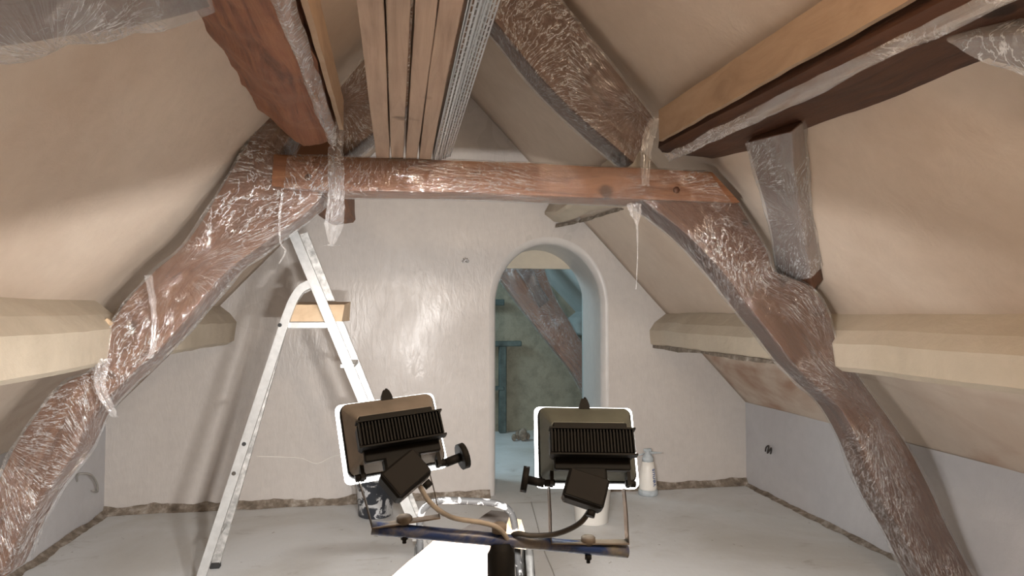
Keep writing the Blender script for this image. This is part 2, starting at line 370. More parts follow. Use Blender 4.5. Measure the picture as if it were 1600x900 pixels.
# ------------------------------------------------------------------ room shell
def struct(name, mb, m, sm=None): 
    o = mb.build(name, m); o['kind'] = 'structure'; return o
def slab(vs, m, name, thick, nrm):
    n = Vector(nrm).normalized()*thick; a = [Vector(v) for v in vs]; b = [v+n for v in a]; k = len(a)
    mb = MB(); mb.add(a+b, [list(range(k)), [k+i for i in reversed(range(k))]]+[[i, k+i, k+(i+1) % k, (i+1) % k] for i in range(k)], smooth=False)
    return struct(name, mb, m)
YE = 8.35                                                   # stone wall of the back room
slab([(XL-.1, YB, 0), (XR+.1, YB, 0), (XR+.1, YE+.2, 0), (XL-.1, YE+.2, 0)], M['floor'], 'floor', .1, (0, 0, -1))
slab([(XL, YB, 0), (XL, YF, 0), (XL, YF, KN), (XL, YB, KN)], M['knee'], 'wall_left', .08, (-1, 0, 0))
slab([(XR, YB, 0), (XR, YF, 0), (XR, YF, KN), (XR, YB, KN)], M['knee'], 'wall_right', .08, (1, 0, 0))
def slope(name, side, y0, y1, z0, z1, m):                   # subdivided, slightly wavy hand plastered roof slope
    nx, ny = 14, max(4, int((y1-y0)/.12)); vs = []
    for j in range(ny+1):
        for i in range(nx+1):
            z = z0+(z1-z0)*i/nx; y = y0+(y1-y0)*j/ny
            x = XR-(z-KN)/SL if side == 'R' else XL+(z-KN)/SL
            d = .010*frac((x, y, z), .9, 2)
            vs.append(Vector((x+(d if side == 'R' else -d), y, z)))
    mb = MB(); mb.add(vs, [[j*(nx+1)+i, j*(nx+1)+i+1, (j+1)*(nx+1)+i+1, (j+1)*(nx+1)+i] for j in range(ny) for i in range(nx)])
    o = struct(name, mb, m); md = o.modifiers.new('t', 'SOLIDIFY'); md.thickness = .06; md.offset = 1 if side == 'L' else -1
    return o
slope('ceiling_left_slope', 'L', YB, YF+.02, 1.22, APZ+.01, M['slope'])
slope('ceiling_right_slope', 'R', YB, YF+.02, 1.19, APZ+.01, M['slope'])
slope('ceiling_left_lower_slope', 'L', YB, YF+.02, KN-.02, 1.24, M['slope_stained'])
slope('ceiling_right_lower_slope', 'R', YB, YF+.02, KN-.02, 1.21, M['slope_stained'])
slab([(XL, YB, 0), (XR, YB, 0), (XR, YB, KN), (APX, YB, APZ), (XL, YB, KN)], M['slope'], 'wall_front', .08, (0, -1, 0))
# far gable with a rounded arch opening
AX, AW, AZS, AH, TH, RR = 1.245, .452, 1.56, .515, .58, .06
def arch(off, n=30):
    pts = [Vector((AX-AW-off, 0, 0)), Vector((AX-AW-off, 0, .5)), Vector((AX-AW-off, 0, 1.0))]
    for k in range(n+1):
        a = PI-PI*k/n; pts.append(Vector((AX+(AW+off)*math.cos(a), 0, AZS+(AH+off)*math.sin(a))))
    pts += [Vector((AX+AW+off, 0, 1.0)), Vector((AX+AW+off, 0, .5)), Vector((AX+AW+off, 0, 0))]
    return pts
def far_wall():
    import bmesh
    bm = bmesh.new(); o_ = [(XL, 0), (XL, KN), (APX, APZ), (XR, KN), (XR, 0)]
    inner = arch(RR); loop = [Vector((x, YF, z)) for x, z in o_]+[Vector((p.x, YF, p.z)) for p in reversed(inner)]
    vs = [bm.verts.new(v) for v in loop]
    es = [bm.edges.new((vs[i], vs[(i+1) % len(vs)])) for i in range(len(vs))]
    bmesh.ops.triangle_fill(bm, edges=es, use_beauty=True)
    bmesh.ops.recalc_face_normals(bm, faces=bm.faces)
    if bm.faces[0].normal.y > 0: bmesh.ops.reverse_faces(bm, faces=bm.faces)
    me = bpy.data.meshes.new('wall_far'); bm.to_mesh(me); bm.free(); me.materials.append(M['far'])
    o = bpy.data.objects.new('wall_far', me); C.objects.link(o); o['kind'] = 'structure'
    mb = MB(); rings = []
    for k in range(7):
        a = PI/2*k/6; rings.append([Vector((p.x, YF+RR*math.sin(a), p.z)) for p in arch(RR*(1-math.sin(a)) if False else RR*(1-math.sin(a)))])
    rings = [[Vector((p.x, YF+RR*(1-math.cos(PI/2*k/6)), p.z)) for p in arch(RR*(1-math.sin(PI/2*k/6)))] for k in range(7)]
    rings += [[Vector((p.x, YF+d, p.z)) for p in arch(0)] for d in (.2, .4, TH)]
    mb.loft(rings, False, False); struct('door_1', mb, M['reveal'])
far_wall()
# flat lintel board and back of the thick wall
slab([(-.5, YF+TH, 1.905), (2.2, YF+TH, 1.905), (2.2, YF+TH, 2.6), (-.5, YF+TH, 2.6)], M['lintel'], 'wall_lintel', .05, (0, 1, 0))
for nm, x0, x1 in (('wall_back_left', XL, AX-AW), ('wall_back_right', AX+AW, XR)):
    slab([(x0, YF+TH, 0), (x1, YF+TH, 0), (x1, YF+TH, 1.95), (x0, YF+TH, 1.95)], M['back'], nm, .04, (0, 1, 0))
# ragged unplastered strip along the foot of the walls
def ragged(name, p0, p1, h, nrm, seed):
    p0, p1 = Vector(p0), Vector(p1); L = (p1-p0).length; n = int(L/.02); nv = Vector(nrm); vs = []
    for i in range(n+1):
        p = p0.lerp(p1, i/n); w = h*(1+.55*frac((i*.02+seed, seed, 0), 4, 4)); b = .018+.012*frac((i*.02, seed, 3), 9)
        vs += [p+nv*(b+.03+.02*frac((i*.02, 5, seed), 5)), p+nv*b+Vector((0, 0, w*.5)), p+nv*.004+Vector((0, 0, max(.008, w)))]
    mb = MB(); mb.add(vs, [[i*3+j, (i+1)*3+j, (i+1)*3+j+1, i*3+j+1] for i in range(n) for j in range(2)])
    struct(name, mb, M['rubble'])
ragged('baseboard_far_left', (XL, YF, .001), (AX-AW-.05, YF, .001), .055, (0, -1, 0), 1)
ragged('baseboard_far_right', (AX+AW+.05, YF, .001), (XR, YF, .001), .055, (0, -1, 0), 5)
ragged('baseboard_right', (XR, YF, .001), (XR, YB, .001), .02, (-1, 0, 0), 9)
ragged('baseboard_left', (XL, YB, .001), (XL, YF, .001), .03, (1, 0, 0), 13)
# boxed plaster mouldings over the low purlins
def moulding(name, sec, y0, y1, seed, amp=.006):
    n = max(4, int((y1-y0)/.05)); pts = []
    for i in range(len(sec)-1):
        a, b = Vector(sec[i]), Vector(sec[i+1]); k = 4
        pts += [a.lerp(b, j/k) for j in range(k)]
    pts.append(Vector(sec[-1])); rings = []
    for i in range(n+1):
        y = y0+(y1-y0)*i/n
        rings.append([Vector((p.x+amp*frac((p.x, y, p.y+seed), 2.5), y, p.y+amp*frac((p.x+9, y, p.y+seed), 2.5))) for p in pts])
    mb = MB(); mb.loft(rings, True, True, smooth=False); return struct(name, mb, M['box'])
secR = [(2.42, 1.495), (2.27, 1.495), (2.165, 1.415), (2.12, 1.35), (2.135, 1.235), (2.17, 1.21), (2.56, 1.18), (2.70, 1.25)]
secL = [(-1.62, 1.56), (-1.37, 1.56), (-1.285, 1.49), (-1.235, 1.425), (-1.25, 1.285), (-1.29, 1.262), (-1.66, 1.235), (-1.8, 1.3)]
moulding('trim_1', secR, YB, 3.20, 1); moulding('trim_2', secR, 3.38, YF, 2, .012)
moulding('trim_3', secL, YB, 3.30, 3); moulding('trim_4', secL, 3.62, YF, 4, .012)
def lip(name, pts, seed):
    P = cat(pts, 12); rings = []
    for i, p in enumerate(P):
        w = .016*(1+.8*frac((i*.1, seed, 0), 3)); rings.append([p+Vector((-w, 0, -w*.9)), p+Vector((w, 0, -w*.5)), p+Vector((w, 0, w)), p+Vector((-w*.8, 0, w*.6))])
    struct(name, MB().loft(rings, smooth=False), M['rubble'])
lip('trim_7', [onY(870, 353, 5.38), onY(905, 346, 5.1), onY(945, 334, 4.75), onY(985, 321, 4.45)], 5)
lip('trim_6', [(2.155, 3.42, 1.212), (2.15, 4.2, 1.215), (2.16, 5.42, 1.212)], 2)
# ------------------------------------------------------------------ timbers
def resample(st, step=.045):
    out = []
    A = cat([s[0] for s in st], 8); B = cat([s[1] for s in st], 8)
    A2, B2, acc = [A[0]], [B[0]], 0
    for i in range(1, len(A)):
        seg = ((A[i]+B[i])/2-(A[i-1]+B[i-1])/2).length; acc += seg
        if acc >= step or i == len(A)-1: A2.append(A[i]); B2.append(B[i]); acc = 0
    return list(zip(A2, B2))
def sec_ring(a, b, d, th, ch, grow, nside, wob, seed, amp, freq):
    """rounded rectangle from a to b (front face) and back by d*th"""
    u = (b-a); w = u.length; u = u/w; a = a-u*grow; b = b+u*grow; f = -d*grow; t = th+2*grow
    cor = [a+f, b+f, b+f+d*t, a+f+d*t]; pts = []
    for k in range(4):
        p, q, r = cor[k-1], cor[k], cor[(k+1) % 4]
        c1 = q+(p-q).normalized()*ch; c2 = q+(r-q).normalized()*ch
        pts += [c1, q.lerp((c1+c2)/2, .55), c2]
        nxt = cor[(k+1) % 4]; e = nxt+(q-nxt).normalized()*ch
        for j in range(1, nside): pts.append(c2.lerp(e, j/nside))
    cen = sum(cor, Vector())/4
    return [p+(p-cen).normalized()*(amp*frac(p+Vector((seed, 0, 0)), freq, 4)) for p in pts]
BACK = Vector((.05, 1, 0)).normalized()
def timber_mesh(st, th, d=BACK, ch=.008, grow=0, nside=5, seed=0, amp=.008, freq=2.4, step=.045, cap=True):
    rings = [sec_ring(a, b, d, th, ch, grow, nside, 0, seed, amp, freq) for a, b in resample(st, step)]
    mb = MB(); mb.loft(rings, cap); return mb
def wrap_mesh(st, th, d=BACK, grow=.007, seed=3, amp=.008, freq=5, step=.02, t0=0, t1=1, tseed=0, tamp=.008, tfreq=2.4):
    rs = resample(st, step); n = len(rs); rs = rs[int(t0*n):max(int(t1*n), 3)]; rings = []
    for i, (a, b) in enumerate(rs):
        base = sec_ring(a, b, d, th, .010, grow, 7, 0, tseed, tamp, tfreq); cen = sum(base, Vector())/len(base)
        r = []
        for k, p in enumerate(base):
            q = p+Vector((seed*3.1, 0, 0))
            ridge = abs(noise.noise(Vector((q.x*freq+q.z*freq*.5, q.y*freq*.6, q.z*freq-q.x*freq*.3))))
            edge = max(0, 1-min(i, len(rs)-1-i)/3.0)
            r.append(p+(p-cen).normalized()*(amp*ridge*1.3+edge*.01*frac(q, 20, 2)))
        rings.append(r)
    mb = MB(); mb.loft(rings, False); return mb
def scrap(pts, w, seed, tw=1.0):                            # torn hanging strip of film
    P = cat(pts, 10); rings = []
    for i, p in enumerate(P):
        t = i/(len(P)-1); ww = (w[0]*(1-t)+w[-1]*t if len(w) == 2 else w[min(int(t*(len(w)-1)), len(w)-2)]*(1-(t*(len(w)-1)) % 1)+w[min(int(t*(len(w)-1))+1, len(w)-1)]*((t*(len(w)-1)) % 1))
        r = []
        for k in range(9):
            s = k/8-.5; fold = .25*ww*math.sin(s*14+seed+t*5)
            r.append(p+Vector((s*ww+.1*ww*frac((s*3, t*6, seed), 2), fold, .15*ww*frac((seed, s*4, t*4), 2))))
        rings.append(r)
    mb = MB(); mb.loft(rings, False, False); return mb
def beam(label, st, th, m, name='timber_beam', d=BACK, seed=0, loc=None, cat_='beam', **k):
    root = thing(name, label, cat_, loc or (sum([a+b for a, b in st], Vector())/(2*len(st))))
    o = timber_mesh(st, th, d, seed=seed, **k).build('timber', m, sharp=28); adopt(o, root); return root
def T(*prs, off=0): return [(onT(a, b, off), onT(c, e, off)) for a, b, c, e in prs]
# collar beam
col = T((428, 240, 424, 290), (515, 244, 505, 297), (700, 250, 700, 300), (900, 258, 900, 308), (1060, 265, 1070, 314), (1112, 268, 1156, 316), off=-.03)
collar = beam('horizontal collar beam in tight clear film joining the two sloping legs', col, .20, M['oak'], 'collar_beam', seed=1, amp=.005)
adopt(wrap_mesh(col, .20, seed=1, amp=.003, grow=.005, t0=.06, t1=.995, tseed=1, tamp=.005).build('plastic_wrap', M['film_streak']), collar)
for px_, py_ in ((482, 277), (1057, 297)):
    c_ = onT(px_, py_, -.028); mb = MB(); mb.lathe([(0, -.004), (.017, -.004), (.016, .004), (.011, .008), (0, .009)], 12, Matrix.Translation(c_) @ Matrix.Rotation(PI/2, 4, 'X')); adopt(mb.build('wooden_peg', M['oak_dark']), collar)
# lower right leg
rl = T((1153, 314, 1003, 312), (1175, 350, 1068, 362), (1201, 393, 1134, 430), (1212, 425, 1165, 472), (1266, 445, 1205, 522), (1296, 492, 1236, 562), (1312, 545, 1270, 598), (1380, 640, 1312, 637), (1410, 683, 1346, 700), (1436, 728, 1380, 783), (1477, 817, 1420, 850), (1530, 920, 1462, 935))
rleg = beam('right sloping truss leg in glossy torn film, running down to the floor', rl, .19, M['oak_dark'], 'truss_leg', seed=2)
rw = adopt(wrap_mesh(rl, .19, seed=2, t1=.99, amp=.012, tseed=2).build('plastic_wrap', M['film_streak']), rleg)
sub(scrap([onT(992, 318, -.05), onT(993, 335, -.05), onT(995, 352, -.05), onT(996, 400, -.05), onT(994, 452, -.05)], [.07, .05, .012, .006, .004], 2).build('torn_plastic', M['film_milky']), rw)
# lower left leg
ll = T((418, 176, 470, 186), (376, 240, 436, 255), (335, 308, 500, 306), (287, 381, 410, 382), (238, 427, 348, 430), (186, 488, 262, 530), (145, 575, 200, 590), (100, 600, 142, 650), (34, 680, 108, 718), (-8, 760, 42, 812), (-60, 868, -2, 905))
lleg = beam('left sloping truss leg wrapped in crumpled clear film beside the stepladder', ll, .19, M['oak_mid'], 'truss_leg', seed=3)
lw_ = adopt(wrap_mesh(ll, .19, seed=5, t1=.99, amp=.014, tseed=3).build('plastic_wrap', M['film']), lleg)
sub(scrap([onT(442, 300, -.06), onT(437, 340, -.06), onT(438, 378, -.06), onT(446, 392, -.06), onT(436, 412, -.06)], [.012, .008, .008], 4).build('torn_plastic', M['film_milky']), lw_)
sub(scrap([onT(232, 430, -.07), onT(240, 490, -.07), onT(238, 545, -.07), onT(235, 560, -.06)], [.03, .02, .03], 6).build('torn_plastic', M['film_milky']), lw_)
sub(scrap([onT(160, 560, -.07), onT(155, 600, -.07), onT(175, 640, -.07), onT(180, 652, -.06)], [.06, .05, .02], 7).build('torn_plastic', M['film_milky']), lw_)
# upper rafters of the truss
ru = T((845, -30, 740, -5), (880, 8, 782, 45), (955, 100, 872, 150), (1022, 187, 990, 254))
rup = beam('upper right rafter in film climbing from the collar to the apex', ru, .19, M['oak_dark'], 'upper_rafter', seed=4)
adopt(wrap_mesh(ru, .19, seed=7, tseed=4).build('plastic_wrap', M['film']), rup)
lu = [(Vector((2*APX-a.x, a.y+.16*(a.x-APX), a.z)), Vector((2*APX-b.x, b.y+.16*(b.x-APX), b.z))) for a, b in ru]
lup = beam('upper left rafter in film, mostly hidden behind the stored planks', lu, .19, M['oak_dark'], 'upper_rafter', seed=6)
adopt(wrap_mesh(lu, .19, seed=9, tseed=6).build('plastic_wrap', M['film']), lup)
# wind braces lying against the slopes
RN = Vector((SL, 0, 1)).normalized(); LN = Vector((-SL, 0, 1)).normalized()
br = [(onS(1237, 205, 'R', .13), onS(1168, 222, 'R', .13)), (onS(1240, 260, 'R', .13), onS(1180, 270, 'R', .13)), (onS(1250, 345, 'R', .13), onS(1202, 350, 'R', .13)), (onS(1264, 415, 'R', .13), onS(1212, 420, 'R', .13)), (onS(1272, 452, 'R', .13), onS(1222, 468, 'R', .13))]
brace = beam('short wind brace in milky film between right purlin and truss leg', br, .075, M['oak_dark'], 'wind_brace', d=RN, seed=8)
adopt(wrap_mesh(br, .075, RN, seed=11, amp=.014, freq=7, t1=.86, tseed=8).build('plastic_wrap', M['film_milky']), brace)
bl = [(onS(352, 4, 'L', .12), onS(335, -40, 'L', .12)), (onS(250, 34, 'L', .12), onS(240, -40, 'L', .12)), (onS(120, 56, 'L', .12), onS(110, -50, 'L', .12)), (onS(-60, 84, 'L', .12), onS(-70, -60, 'L', .12))]
brace2 = beam('plastic-covered brace across the top left corner above the plastered slope', bl, .07, M['oak_dark'], 'wind_brace', d=LN, seed=9)
adopt(wrap_mesh(bl, .07, LN, seed=13, grow=.012, amp=.03, freq=5, tseed=9).build('plastic_wrap', M['sheet']), brace2)
br3 = [(onS(1560, 100, 'R', .10), onS(1490, 62, 'R', .10)), (onS(1640, 120, 'R', .10), onS(1600, 55, 'R', .10)), (onS(1760, 150, 'R', .10), onS(1720, 70, 'R', .10)), (onS(2300, 330, 'R', .10), onS(2330, 215, 'R', .10))]
brace3 = beam('plastic-covered brace end at the right edge under the dark purlin', br3, .06, M['oak_dark'], 'wind_brace', d=RN, seed=10)
adopt(wrap_mesh(br3, .06, RN, seed=15, grow=.012, amp=.02, tseed=10).build('plastic_wrap', M['sheet']), brace3)
# big purlins: sections (x,z) lofted along Y
def purlin(label, secs, m, seed, amp=.015, freq=2.2, name='purlin'):
    rings = []; Y = [s[0] for s in secs]; n = int((Y[-1]-Y[0])/.025)
    for i in range(n+1):
        y = Y[0]+(Y[-1]-Y[0])*i/n; k = max(j for j in range(len(Y)-1) if Y[j] <= y+1e-9); t = (y-Y[k])/(Y[k+1]-Y[k])
        pts = [Vector((a[0]*(1-t)+b[0]*t, y, a[1]*(1-t)+b[1]*t)) for a, b in zip(secs[k][1], secs[k+1][1])]
        ring = []; m_ = len(pts)
        for q in range(m_):
            a, b = pts[q], pts[(q+1) % m_]
            for j in range(9):
                p = a.lerp(b, j/9)
                if j == 0: p = p.lerp((pts[q-1]+b)/2, .12)
                ring.append(p)
        c = sum(ring, Vector())/len(ring)
        ring = [p+(p-c).normalized()*(amp*frac(p+Vector((seed, 0, 0)), freq, 5)) for p in ring]
        rings.append(ring)
    mb = MB(); mb.loft(rings)
    root = thing(name, label, 'beam', (secs[0][1][0][0], (Y[0]+Y[-1])/2, 2.3)); adopt(mb.build('timber', m, sharp=38), root); return root
pr = purlin('large dark oak purlin with a long split, upper right', [
    (.5, [(1.37, 2.24), (1.60, 2.215), (1.66, 2.15), (1.52, 2.42), (1.40, 2.46)]),
    (1.6, [(1.345, 2.27), (1.54, 2.235), (1.60, 2.20), (1.50, 2.44), (1.37, 2.47)]),
    (2.7, [(1.275, 2.29), (1.50, 2.245), (1.58, 2.225), (1.44, 2.45), (1.30, 2.47)]),
    (3.08, [(1.25, 2.29), (1.47, 2.28), (1.54, 2.27), (1.42, 2.45), (1.27, 2.47)])], M['oak_dark'], 21, .012)
pl = purlin('massive hewn and worn oak purlin, upper left', [
    (.5, [(-.27, 2.31), (-.46, 2.30), (-.66, 2.42), (-.50, 2.48), (-.29, 2.50)]),
    (1.8, [(-.27, 2.30), (-.44, 2.285), (-.65, 2.42), (-.48, 2.48), (-.29, 2.49)]),
    (2.9, [(-.28, 2.275), (-.44, 2.255), (-.65, 2.41), (-.48, 2.46), (-.29, 2.48)]),
    (3.0, [(-.30, 2.265), (-.43, 2.24), (-.60, 2.38), (-.47, 2.46), (-.30, 2.47)]),
    (3.10, [(-.34, 2.285), (-.42, 2.28), (-.47, 2.33), (-.43, 2.42), (-.35, 2.42)])], M['oak_hewn'], 25, .022, 5.0)
# casing boards on the inner purlin faces + sheet folded along them
def strip_board(label, p, q, h, th, side):
    p, q = Vector(p), Vector(q); n = 40; rings = []
    for i in range(n+1):
        c = p.lerp(q, i/n); e = .006*frac((c.x, c.y, 1), 8, 3); f = .004*frac((c.x, c.y, 7), 10, 3)
        rings.append([c+Vector((0, 0, e)), c+Vector((side*th, 0, e)), c+Vector((side*th, 0, h+f)), c+Vector((0, 0, h+f))])
    mb = MB(); mb.loft(rings, smooth=False); root = thing('casing_board', label, 'board', (p+q)/2); adopt(mb.build('board', M['board']), root); return root
cbr = strip_board('brown plaster-streaked casing board along the dark right purlin', (1.235, 2.97, 2.315), (1.385, .6, 2.315), .15, .02, -1)
cbl = strip_board('brown casing board with a cracked edge along the hewn left purlin', (-.262, 2.97, 2.30), (-.25, .6, 2.32), .13, .018, 1)
def folded_sheet(y0, y1, fx, fz, w, seed, side):
    n = 90; rings = []
    for i in range(n+1):
        t = i/n; y = y0+(y1-y0)*t; x, z = fx(t), fz(t); r = []
        for k in range(12):
            s = k/11; r.append(Vector((x+side*w*(s-.3)+.012*frac((s*3, y*2, seed), 2), y, z-.03-.035*math.sin(s*PI)-.02*abs(frac((s*6, y*1.2, seed), 2)))))
        rings.append(r)
    mb = MB(); mb.loft(rings, False, False); return mb
prs = adopt(folded_sheet(3.0, .8, lambda t: 1.27+.135*t, lambda t: 2.295-.01*t, .055, 3, 1).build('plastic_sheet', M['sheet']), pr)
pls = adopt(folded_sheet(3.0, .8, lambda t: -.30+.01*t, lambda t: 2.30, .05, 8, 1).build('plastic_sheet', M['sheet']), pl)
sub(scrap([onT(530, 190, -.1), onT(525, 245, -.07), onT(526, 300, -.07), onT(522, 350, -.07), onT(518, 384, -.07)], [.04, .07, .07, .085, .012], 3).build('torn_plastic', M['film_milky']), pls)
sub(scrap([onT(1022, 185, -.08), onT(1014, 215, -.08), onT(1010, 250, -.07), onT(1008, 290, -.07)], [.05, .07, .05, .03], 5).build('torn_plastic', M['film_milky']), prs)
# purlin continuations in the far bay
fr = purlin('plastered crooked purlin between truss and gable, right of centre', [
    (3.62, [(1.26, 2.30), (1.45, 2.27), (1.60, 2.21), (1.45, 2.40), (1.27, 2.45)]),
    (4.4, [(1.24, 2.29), (1.42, 2.255), (1.55, 2.25), (1.46, 2.38), (1.26, 2.43)]),
    (5.0, [(1.19, 2.26), (1.33, 2.215), (1.42, 2.29), (1.44, 2.36), (1.24, 2.44)]),
    (5.43, [(1.19, 2.33), (1.29, 2.255), (1.34, 2.32), (1.38, 2.40), (1.27, 2.46)])], M['box'], 31, .02)
fl = purlin('round stub of purlin entering the gable, left of centre', [
    (3.66, [(-.33, 2.28), (-.50, 2.25), (-.62, 2.30), (-.50, 2.44), (-.34, 2.45)]),
    (5.0, [(-.36, 2.22), (-.52, 2.18), (-.66, 2.28), (-.50, 2.42), (-.36, 2.42)]),
    (5.43, [(-.34, 2.22), (-.52, 2.19), (-.64, 2.28), (-.50, 2.42), (-.36, 2.42)])], M['oak'], 35, .012)
# ------------------------------------------------------------------ stored planks and metal beads lying on the collar beam
ZP = onT(655, 250, -.03).z+.004; YPE = 3.09                   # planks rest on the collar beam
def plank_x(xt, xb): return (onZ(xt, 0, ZP).x+onZ(xb, 248, ZP).x)/2
PX = [(plank_x(556, 588), plank_x(597, 610), ZP, 0), (plank_x(603, 613), plank_x(638, 634), ZP+.003, 1), (plank_x(644, 636), plank_x(676, 656), ZP+.003, 0), (plank_x(684, 658), plank_x(722, 677), ZP+.001, 2)]
lab = ['greyish leftmost plank stored on the collar beam', 'second plank from the left stored on the collar beam', 'third plank from the left stored on the collar beam', 'rightmost plank stored on the collar beam beside the metal beads']
for (x0, x1, z, b), l in zip(PX, lab):
    n = 60; rings = []
    for i in range(n+1):
        y = .7+(YPE-.7)*i/n; e = .0025*frac((x0*9, y, 1), 2.5, 2); bow = .004*math.sin(y*1.3+b)
        rings.append([Vector((x0+e+bow, y, z)), Vector((x1+e+bow, y, z)), Vector((x1+e+bow, y, z+.11)), Vector((x0+e+bow, y, z+.11))])
    mb = MB(); mb.loft(rings, smooth=False); o = mb.build('wooden_plank', M['pine']); tag(o, l, 'plank', 'planks stored on the collar beam')
    md = o.modifiers.new('b', 'BEVEL'); md.width = .003; md.segments = 2
beads = ['outermost perforated metal bead of the bundle, slotted flange down', 'perforated metal bead in the middle of the bundle beside the planks', 'rightmost perforated metal bead with toothed edge over the collar beam']
for k in range(3):
    mb = MB(); x = plank_x(732, 681)+.020*k; w = .034; z = ZP+.004+.006*k
    prof = [(x, z+.045), (x, z), (x+.004, z-.003), (x+w, z+.004*k)]
    rings = [[Vector((px+.002*math.sin(y*2+k), y, pz)) for px, pz in prof] for y in [.7+(YPE-.7)*i/30 for i in range(31)]]
    mb.loft(rings, False, False, smooth=False); o = mb.build('metal_bead', M['perf']); tag(o, beads[k], 'metal bead', 'perforated beads stored on the collar beam')
    md = o.modifiers.new('s', 'SOLIDIFY'); md.thickness = .0008
mb = MB(); xc = plank_x(726, 679); mb.box(xc, .7, ZP, xc+.003, YPE, ZP+.05); o = mb.build('metal_channel', M['galv']); tag(o, 'narrow dark galvanised channel between planks and perforated beads', 'metal channel')
# ------------------------------------------------------------------ floodlights on a twin stand
def rrect(w, h, r, y, n=5, dz=0.0):
    pts = []
    for cx, cz, a0 in ((w/2-r, h/2-r, 0), (-w/2+r, h/2-r, PI/2), (-w/2+r, -h/2+r, PI), (w/2-r, -h/2+r, 1.5*PI)):
        for k in range(n+1):
            a = a0+PI/2*k/n; pts.append(Vector((cx+r*math.cos(a), y, cz+dz+r*math.sin(a))))
    return pts
def floodlight(label, loc, rot, w, h, knobside, boxrot, jx, hm):
    root = thing('floodlight', label, 'floodlight', loc, rot)
    # housing: open to +y (towards the room), hollow with thin wall
    mb = MB()
    outer = [rrect(w*.94, h*.93, .012, -.004), rrect(w*.93, h*.92, .012, -.016), rrect(w*.74, h*.52, .006, -.058, dz=-h*.10), rrect(w*.73, h*.50, .005, -.062, dz=-h*.10)]
    inner = [rrect(w*.70, h*.46, .005, -.057, dz=-h*.10), rrect(w*.90, h*.88, .010, -.016), rrect(w*.91, h*.89, .010, -.004)]
    mb.loft([*inner, *outer], True, smooth=False); mb.build('housing', hm, root)
    # bezel
    mb = MB(); mb.loft([rrect(w*.91, h*.89, .010, -.010), rrect(w*.96, h*.95, .014, -.012), rrect(w*.965, h*.955, .014, .0), rrect(w*.91, h*.89, .010, 0)], False)
    o = mb.build('bezel', M['cast'], root)
    mb = MB(); R_ = [rrect(w*.92, h*.90, .010, .001), rrect(w*1.025, h*1.03, .010, .001), rrect(w*1.025, h*1.03, .010, .008), rrect(w*.92, h*.90, .010, .008)]
    mb.loft(R_+[R_[0]], False, smooth=False); mb.build('glowing_glass_edge', M['rim'], root, label='white glowing edge of the front glass')
    mb = MB(); g = rrect(w*.92, h*.90, .01, .004); mb.add(g, [list(range(len(g)))], smooth=False); mb.build('front_glass', M['glass'], root)
    # ribbed rear heat sink
    mb = MB(); mb.box(-w*.40, -.088, -h*.165, w*.40, -.055, h*.135, .004); mb.xf(Matrix.Translation((0, 0, -h*.14))); mb.build('heat_sink_body', M['cast'], root)
    mb = MB()
    for k in range(26):
        x = -w*.385+w*.77*k/25; mb.box(x-.0012, -.094, -h*.15, x+.0012, -.087, h*.12)
    mb.box(-w*.41, -.096, h*.125, w*.41, -.08, h*.145); mb.box(-w*.41, -.096, -h*.185, w*.41, -.08, -h*.165)
    mb.xf(Matrix.Translation((0, 0, -h*.14))); mb.build('cooling_fins', M['cast'], root)
    mb = MB(); mb.box(-w*.36, -.072, -h*.34, w*.36, -.060, -h*.16, .002); mb.box(-w*.36, -.070, h*.14, w*.36, -.060, h*.24, .002); mb.xf(Matrix.Translation((0, 0, -h*.11))); mb.build('rear_plate', M['cast'], root)
    # latch
    mb = MB(); mb.loft([[Vector((x*q, yy, z)) for x, yy in ((-1, -.02), (1, -.02), (1, .004), (-1, .004))] for q, z in ((.010, h*.44), (.009, h*.50), (.006, h*.565), (.004, h*.58))], smooth=False)
    mb.tube([(0.001, -.008, h*.57), (.004, -.008, h*.625)], .0026, 8); mb.build('latch', M['knob'], root)
    # reflector + tube
    mb = MB(); mb.tube([(-w*.3, -.049, 0), (w*.3, -.049, 0)], .004, 10); mb.build('halogen_tube', M['tube'], root)
    # side pivots, knob
    s = knobside
    for q in (-1, 1):
        mb = MB(); mb.tube([(q*w*.36, -.03, -h*.46), (q*w*.44, -.03, -h*.54)] if False else [(q*w*.34, -.03, -h*.52), (q*w*.44, -.03, -h*.53)], .006, 8)
        mb.box(q*w*.37-.003, -.04, -h*.56, q*w*.37+.003, -.02, -h*.36); mb.build('pivot_lug', M['knob'], root)
    mb = MB(); x0 = s*w*.44; mb.tube([(x0, -.03, -h*.53), (s*w*.60, -.03, -h*.49)], .0075, 12)
    mb.tube([(s*w*.595, -.03, -h*.49), (s*w*.655, -.03, -h*.478)], [.022, .022], 16); mb.build('tilt_knob', M['knob'] if hm is not M['housing'] else M['knob'], root)
    # junction box
    jb = MB(); jb.box(-.034, -.026, -.025, .034, .012, .025, .005); jb.box(-.031, -.031, -.022, .031, -.025, .022, .004)
    jb.tube([(0.018, -.01, -.028), (.018, -.01, -.038)], .007, 10)
    o = jb.build('junction_box', M['knob'], root); o.location = (jx, -.07, -h*.70); o.rotation_euler = (0, boxrot, 0)
    mb = MB(); mb.box(-.03+jx*.4, -.072, -h*.60, .03+jx*.4, -.045, -h*.40, .004); mb.build('terminal_cover', M['cast'], root)
    return root
L1 = onY(612, 681, 1.17); L2 = onY(914.5, 697, 1.17)
W1, H1 = .170, .134; W2, H2 = .178, .144
TILT = math.radians(-30)
fl1 = floodlight('left floodlight, tilted, with dusty brown housing and glowing glass edge', L1, (TILT, math.radians(-5), math.radians(12)), W1, H1, 1, math.radians(-30), -.006, M['housing'])
